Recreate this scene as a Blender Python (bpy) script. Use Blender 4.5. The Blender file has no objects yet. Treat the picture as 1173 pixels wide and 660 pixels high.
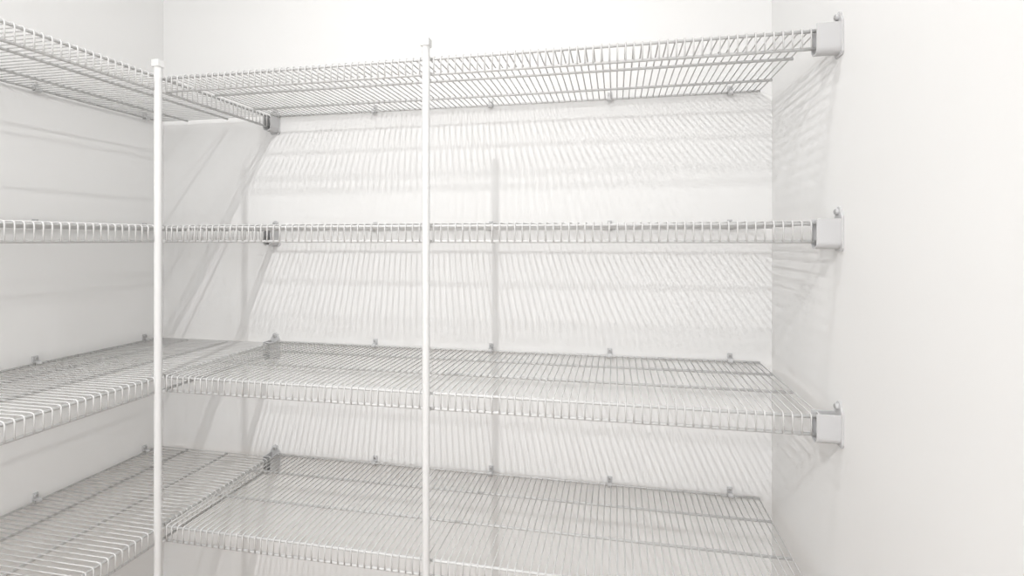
import bpy, math
from mathutils import Vector, Matrix

H = 0.34
ZE = 1.27
W = 1.80
D = 0.405            # shelf depth to front lip
LIP = 0.036
PITCH = 0.0152
LEV = [ZE + 1.10*H, ZE + 0.10*H, ZE - 0.90*H, ZE - 1.90*H]
YF = -2.75           # wall behind the camera
CEIL = 2.44
scn = bpy.context.scene
scn.view_settings.view_transform = 'Standard'
scn.view_settings.look = 'None'
scn.view_settings.exposure = 0.0

# ---------------------------------------------------------------- materials
def mat(name, col, rough=0.5, bump=0.0, bscale=200, var=0.0, vscale=3, spec=0.5, metal=0.0):
    m = bpy.data.materials.new(name); m.use_nodes = True
    nt = m.node_tree; b = nt.nodes['Principled BSDF']
    b.inputs['Roughness'].default_value = rough
    b.inputs['Metallic'].default_value = metal
    b.inputs['Specular IOR Level'].default_value = spec
    tc = nt.nodes.new('ShaderNodeTexCoord')
    n = nt.nodes.new('ShaderNodeTexNoise'); n.inputs['Scale'].default_value = vscale
    n.inputs['Detail'].default_value = 3
    nt.links.new(tc.outputs['Object'], n.inputs['Vector'])
    r = nt.nodes.new('ShaderNodeValToRGB')
    c0 = [max(0, c*(1-var)) for c in col]; c1 = [min(1, c*(1+var)) for c in col]
    r.color_ramp.elements[0].position = .3; r.color_ramp.elements[1].position = .7
    r.color_ramp.elements[0].color = (*c0, 1); r.color_ramp.elements[1].color = (*c1, 1)
    nt.links.new(n.outputs['Fac'], r.inputs['Fac'])
    nt.links.new(r.outputs['Color'], b.inputs['Base Color'])
    if bump:
        n2 = nt.nodes.new('ShaderNodeTexNoise'); n2.inputs['Scale'].default_value = bscale
        nt.links.new(tc.outputs['Object'], n2.inputs['Vector'])
        bp = nt.nodes.new('ShaderNodeBump'); bp.inputs['Strength'].default_value = bump
        bp.inputs['Distance'].default_value = 0.001
        nt.links.new(n2.outputs['Fac'], bp.inputs['Height'])
        nt.links.new(bp.outputs['Normal'], b.inputs['Normal'])
    return m
M_wall = mat('wall_paint', (.868, .867, .860), .9, 0, 160, .003, 2, .1)
M_ceil = mat('ceiling_paint', (.88, .88, .88), .8, .1, 120, .005)
M_wire = mat('vinyl_coated_wire', (.67, .67, .665), .6, 0, 0, .01, 8, .25)
M_pole = mat('pole_enamel', (.76, .76, .755), .5, 0, 0, .01, 5, .3)
M_plas = mat('bracket_plastic', (.60, .60, .605), .5, 0, 0, .01, 20, .3)
M_screw = mat('screw_steel', (.45, .45, .45), .35, 0, 0, .02, 50, .5, .8)
M_trim = mat('trim_paint', (.85, .85, .84), .35)

def floor_mat():
    m = bpy.data.materials.new('floor_wood'); m.use_nodes = True
    nt = m.node_tree; b = nt.nodes['Principled BSDF']; b.inputs['Roughness'].default_value = .45
    tc = nt.nodes.new('ShaderNodeTexCoord')
    br = nt.nodes.new('ShaderNodeTexBrick')
    br.inputs['Scale'].default_value = 1.0
    br.inputs['Brick Width'].default_value = 1.2; br.inputs['Row Height'].default_value = .15
    br.inputs['Mortar Size'].default_value = .002
    br.inputs['Color1'].default_value = (.27, .19, .13, 1); br.inputs['Color2'].default_value = (.34, .25, .18, 1)
    br.inputs['Mortar'].default_value = (.10, .07, .05, 1)
    nt.links.new(tc.outputs['Object'], br.inputs['Vector'])
    mp = nt.nodes.new('ShaderNodeMapping'); mp.inputs['Scale'].default_value = (3, 40, 1)
    nz = nt.nodes.new('ShaderNodeTexNoise'); nz.inputs['Scale'].default_value = 2; nz.inputs['Detail'].default_value = 6
    nt.links.new(tc.outputs['Object'], mp.inputs['Vector']); nt.links.new(mp.outputs['Vector'], nz.inputs['Vector'])
    mx = nt.nodes.new('ShaderNodeMixRGB'); mx.blend_type = 'MULTIPLY'; mx.inputs['Fac'].default_value = .3
    nt.links.new(br.outputs['Color'], mx.inputs['Color1']); nt.links.new(nz.outputs['Fac'], mx.inputs['Color2'])
    nt.links.new(mx.outputs['Color'], b.inputs['Base Color'])
    return m
M_floor = floor_mat()

# ---------------------------------------------------------------- mesh helper
class MB:
    def __init__(s): s.v=[]; s.f=[]; s.m=[]; s.sm=[]
    def tube(s, pts, r, n=8, mi=0, cap=True):
        pts=[Vector(p) for p in pts]; base=len(s.v); k=len(pts)
        d0=(pts[1]-pts[0]).normalized()
        up=Vector((0,0,1)) if abs(d0.z)<.9 else Vector((1,0,0))
        u=d0.cross(up).normalized(); 
        for i,p in enumerate(pts):
            if i==0: t=d0
            elif i==k-1: t=(pts[-1]-pts[-2]).normalized()
            else: t=((pts[i]-pts[i-1]).normalized()+(pts[i+1]-pts[i]).normalized()).normalized()
            u=(u-t*u.dot(t)).normalized(); w=t.cross(u)
            for j in range(n):
                a=2*math.pi*j/n
                s.v.append(tuple(p+(u*math.cos(a)+w*math.sin(a))*r))
        for i in range(k-1):
            for j in range(n):
                a=base+i*n+j; b=base+i*n+(j+1)%n
                s.f.append((a,b,b+n,a+n)); s.m.append(mi); s.sm.append(True)
        if cap:
            s.f.append(tuple(base+j for j in reversed(range(n)))); s.m.append(mi); s.sm.append(False)
            e=base+(k-1)*n
            s.f.append(tuple(e+j for j in range(n))); s.m.append(mi); s.sm.append(False)
    def box(s, lo, hi, mi=0):
        b=len(s.v); (x0,y0,z0),(x1,y1,z1)=lo,hi
        s.v += [(x0,y0,z0),(x1,y0,z0),(x1,y1,z0),(x0,y1,z0),(x0,y0,z1),(x1,y0,z1),(x1,y1,z1),(x0,y1,z1)]
        for q in [(0,3,2,1),(4,5,6,7),(0,1,5,4),(1,2,6,5),(2,3,7,6),(3,0,4,7)]:
            s.f.append(tuple(b+i for i in q)); s.m.append(mi); s.sm.append(False)
    def prism(s, poly, x0, x1, mi=0):
        """poly of (y,z) CCW, extruded along X"""
        b=len(s.v); n=len(poly)
        s.v += [(x0,y,z) for y,z in poly]+[(x1,y,z) for y,z in poly]
        for i in range(n):
            j=(i+1)%n; s.f.append((b+i,b+j,b+n+j,b+n+i)); s.m.append(mi); s.sm.append(False)
        s.f.append(tuple(b+i for i in reversed(range(n)))); s.m.append(mi); s.sm.append(False)
        s.f.append(tuple(b+n+i for i in range(n))); s.m.append(mi); s.sm.append(False)
    def mesh(s, name, mats, bevel=0):
        me=bpy.data.meshes.new(name); me.from_pydata(s.v,[],s.f)
        for m in mats: me.materials.append(m)
        for p,mi,sm in zip(me.polygons,s.m,s.sm): p.material_index=mi; p.use_smooth=sm
        import bmesh
        bm=bmesh.new(); bm.from_mesh(me); bmesh.ops.recalc_face_normals(bm,faces=bm.faces); bm.to_mesh(me); bm.free()
        me.update(); return me
def add(name, me, loc=(0,0,0), rz=0, parent=None, bevel=0):
    o=bpy.data.objects.new(name,me); scn.collection.objects.link(o)
    o.location=loc; o.rotation_euler=(0,0,rz)
    if parent: o.parent=parent
    if bevel:
        md=o.modifiers.new('bevel','BEVEL'); md.width=bevel; md.segments=3; md.limit_method='ANGLE'
    return o
def box_obj(name, lo, hi, m, bevel=0):
    c=[(a+b)/2 for a,b in zip(lo,hi)]
    b=MB(); b.box([a-k for a,k in zip(lo,c)],[a-k for a,k in zip(hi,c)])
    return add(name,b.mesh(name,[m]),c,bevel=bevel)

# ---------------------------------------------------------------- room
T=.1
box_obj('wall_back',(-T,0,0),(W+T,T,CEIL),M_wall)
box_obj('wall_left',(-T,YF,0),(0,0,CEIL),M_wall)
box_obj('wall_right',(W,YF,0),(W+T,0,CEIL),M_wall)
box_obj('floor',(-T,YF-1.0,-T),(W+T,T,0),M_floor)
box_obj('ceiling',(-T,YF-T,CEIL),(W+T,T,CEIL+T),M_ceil)
# unseen front wall; door opening added and placed to let in soft fill
DX0,DX1,DZ=.52,1.50,2.10
b=MB()
b.box((-T,YF-T,0),(DX0,YF,CEIL)); b.box((DX1,YF-T,0),(W+T,YF,CEIL)); b.box((DX0,YF-T,DZ),(DX1,YF,CEIL))
add('wall_front',b.mesh('wall_front',[M_wall]))
b=MB()
b.box((DX0-.07,YF,0),(DX0,YF+.015,DZ+.07)); b.box((DX1,YF,0),(DX1+.07,YF+.015,DZ+.07)); b.box((DX0,YF,DZ),(DX1,YF+.015,DZ+.07))
add('trim_1',b.mesh('trim_1',[M_trim]))
box_obj('baseboard_back',(0.012,-.012,0),(W-.012,0,.09),M_trim,.003)
box_obj('baseboard_left',(0,YF+.02,0),(.012,0,.09),M_trim,.003)
box_obj('baseboard_right',(W-.012,YF+.02,0),(W,0,.09),M_trim,.003)

# ---------------------------------------------------------------- shelves
# local frame: runs along X from 0..L, wall at y=0, front lip at y=-D, deck top z=0
RW=.0015; RR=.0030
def shelf_mesh(name, L, x_in=0.004):
    b=MB()
    n=int(L/PITCH); off=(L-n*PITCH)/2
    yb=-.010; yf=-D
    for i in range(n+1):
        x=off+i*PITCH
        if i==0: x=RR
        if i==n: x=L-RR
        b.tube([(x,yb-RR,0),(x,yf+.006,0),(x,yf+.0015,-.0015),(x,yf,-.006),(x,yf,-LIP)],RW,6)
    zr=-RW-RR+.0006
    for fr in (0.0,.26,.62):
        y=yb+(yf-yb)*fr
        b.tube([(0,y,zr if fr else 0),(L,y,zr if fr else 0)],RR if fr else RR,10)
    b.tube([(0,yf+.0042,zr-.001),(L,yf+.0042,zr-.001)],RR,10)
    b.tube([(0,yf+.0036,-LIP),(L,yf+.0036,-LIP)],RR,10)
    return b.mesh(name,[M_wire])

# wall clip: wall at y=0, hooks on back rod at y=-.010
def clip_mesh():
    b=MB()
    b.box((-.006,-.004,-.004),(.006,0,.019))               # back plate
    # C-shaped hook round the rod
    out=[(-.010+.0066*math.cos(math.radians(a)), .0066*math.sin(math.radians(a))) for a in range(60,311,25)]
    inn=[(-.010+.0036*math.cos(math.radians(a)), .0036*math.sin(math.radians(a))) for a in range(310,59,-25)]
    b.prism(out+inn,-.006,.006)
    b.box((-.006,-.0105,.0035),(.006,-.002,.0062))
    b.tube([(0,-.003,.0135),(0,-.0075,.0135)],.0042,14,0)
    b.tube([(0,-.0075,.0135),(0,-.0082,.0135)],.0026,12,1)
    return b.mesh('wall_clip',[M_plas,M_screw])
CLIP=clip_mesh()

# end bracket: wall plane at x=0, cup sticks out to -x, cup centred on y=0, z=0 = deck level
def bracket_mesh():
    b=MB()
    hw=.0140; zt=.004; zb=-.049; t=.0026; r=.0125; Lc=.042
    def u(h,zb,r):
        p=[(-h,zt)]
        for i in range(7):
            a=math.radians(180+i*15); p.append((-h+r+r*math.cos(a), zb+r+r*math.sin(a)))
        for i in range(7):
            a=math.radians(270+i*15); p.append((h-r+r*math.cos(a), zb+r+r*math.sin(a)))
        p.append((h,zt)); return p
    o=u(hw,zb,r); inn=u(hw-t,zb+t,r-t)
    n=len(o); base=len(b.v)
    for x in (-Lc,-.002):
        b.v += [(x,y,z) for y,z in o]+[(x,y,z) for y,z in inn]
    def F(q,sm=False): b.f.append(tuple(base+i for i in q)); b.m.append(0); b.sm.append(sm)
    for i in range(n-1):
        F((i,i+1,2*n+i+1,2*n+i),False); F((n+i,n+i+1,3*n+i+1,3*n+i),False)
        F((i,i+1,n+i+1,n+i)); F((2*n+i,2*n+i+1,3*n+i+1,3*n+i))
    F((0,n,3*n,2*n)); F((n-1,2*n-1,4*n-1,3*n-1))
    # wall plate with rounded ear
    pl=[(-.012,-.053),(.012,-.053),(.0165,-.048),(.0165,.006)]
    for i in range(9):
        a=math.radians(0+i*22.5); pl.append((.0095*math.cos(a),.016+.0095*math.sin(a)))
    pl += [(-.0165,.006),(-.0165,-.048)]
    b.prism(pl,-.0035,0)
    b.tube([(-.003,0,.016),(-.0085,0,.016)],.0055,16)
    b.tube([(-.0085,0,.016),(-.0098,0,.016)],.0036,14,1)
    return b.mesh('end_bracket',[M_plas,M_screw])
BR=bracket_mesh()

XL=D+.009                      # back shelves start at the left shelves' lip
LB=W-.030-XL
ME_B=shelf_mesh('wire_shelf_long',LB)
LL=-YF-.05
ME_L=shelf_mesh('wire_shelf_side',LL)
for z in LEV:
    s=add('wire_shelf',ME_B,(XL,0,z))
    for i,x in enumerate((.729,1.076,1.40,1.70)):
        add('wall_clip_%d'%(i+1),CLIP,(x-XL,0,0),0,s)
    add('end_bracket',BR,(W-XL,-D+.003,0),0,s,.0008)
for z in LEV:
    # local +x -> world +y : rotate +90, wall (local y=0)->x=0, lip local -y -> +x
    s=add('wire_shelf',ME_L,(0,YF+.025,z),math.radians(90))
    for i,y in enumerate((-.07,-.374,-.68,-1.0,-1.32,-1.64,-1.96,-2.28,-2.6)):
        add('wall_clip_%d'%(i+1),CLIP,(y-YF-.025,0,0),0,s)
    add('end_bracket_1',BR,(-YF-.025,-D+.003,0),0,s,.0008)
    add('end_bracket_2',BR,(-.025,-D+.003,0),math.pi,s,.0008)

# ---------------------------------------------------------------- poles
def pole_mesh():
    b=MB(); top=ZE+.395; r=.0078
    b.tube([(0,0,.008),(0,0,top)],r,24)
    b.box((-.0092,-.0092,top-.006),(.0092,.0092,top+.010))
    b.tube([(0,0,0),(0,0,.012)],r+.006,24)
    for z in LEV:   # small hook joining pole to the lower lip rod
        b.box((-.006,.003,z-LIP-.0035),(.006,.0165,z-LIP+.0035))
        b.box((-.006,.003,z-.008),(.006,.0115,z-.002))
    return b.mesh('support_pole',[M_pole])
PM=pole_mesh()
add('support_pole',PM,(D+.002,-D-.0125,0),0,None,.0012)
add('support_pole',PM,(1.042,-D-.0115,0),0,None,.0012)
add('support_pole',PM,(D+.0125,-1.50,0),math.radians(90),None,.0012)

# ---------------------------------------------------------------- lamps
M_em=bpy.data.materials.new('lamp_diffuser'); M_em.use_nodes=True
pb=M_em.node_tree.nodes['Principled BSDF']; pb.inputs['Emission Color'].default_value=(1,.97,.92,1); pb.inputs['Emission Strength'].default_value=1.5
def lamp(x,y,power,sx,sy):
    b=MB()
    b.box((-sx/2-.04,-sy/2-.05,-.018),(sx/2+.04,sy/2+.05,0),0)
    b.box((-sx/2,-sy/2,-.032),(sx/2,sy/2,-.018),1)
    o=add('ceiling_light',b.mesh('ceiling_light',[M_trim,M_em]),(x,y,CEIL))
    l=bpy.data.lights.new('lamp_light','AREA'); l.shape='RECTANGLE'; l.size=sx; l.size_y=sy; l.energy=power; l.color=(1,.992,.983)
    lo=bpy.data.objects.new('lamp_light',l); scn.collection.objects.link(lo); lo.parent=o; lo.location=(0,0,-.036)
lamp(.86,-2.08,32,.022,.20)
lamp(1.05,-.66,4.2,.03,.16)

w=bpy.data.worlds.new('World'); scn.world=w; w.use_nodes=True
w.node_tree.nodes['Background'].inputs[0].default_value=(.96,.975,1,1)
w.node_tree.nodes['Background'].inputs[1].default_value=2.8

# ---------------------------------------------------------------- camera
cd=bpy.data.cameras.new('camera'); cam=bpy.data.objects.new('camera',cd); scn.collection.objects.link(cam)
cd.sensor_width=36; cd.lens=592/1173*36; cd.shift_y=-54.5/1173; cd.clip_start=.01
cam.location=(1.415,-1.40,ZE); cam.rotation_euler=(math.radians(90),0,math.radians(11.32))
scn.camera=cam
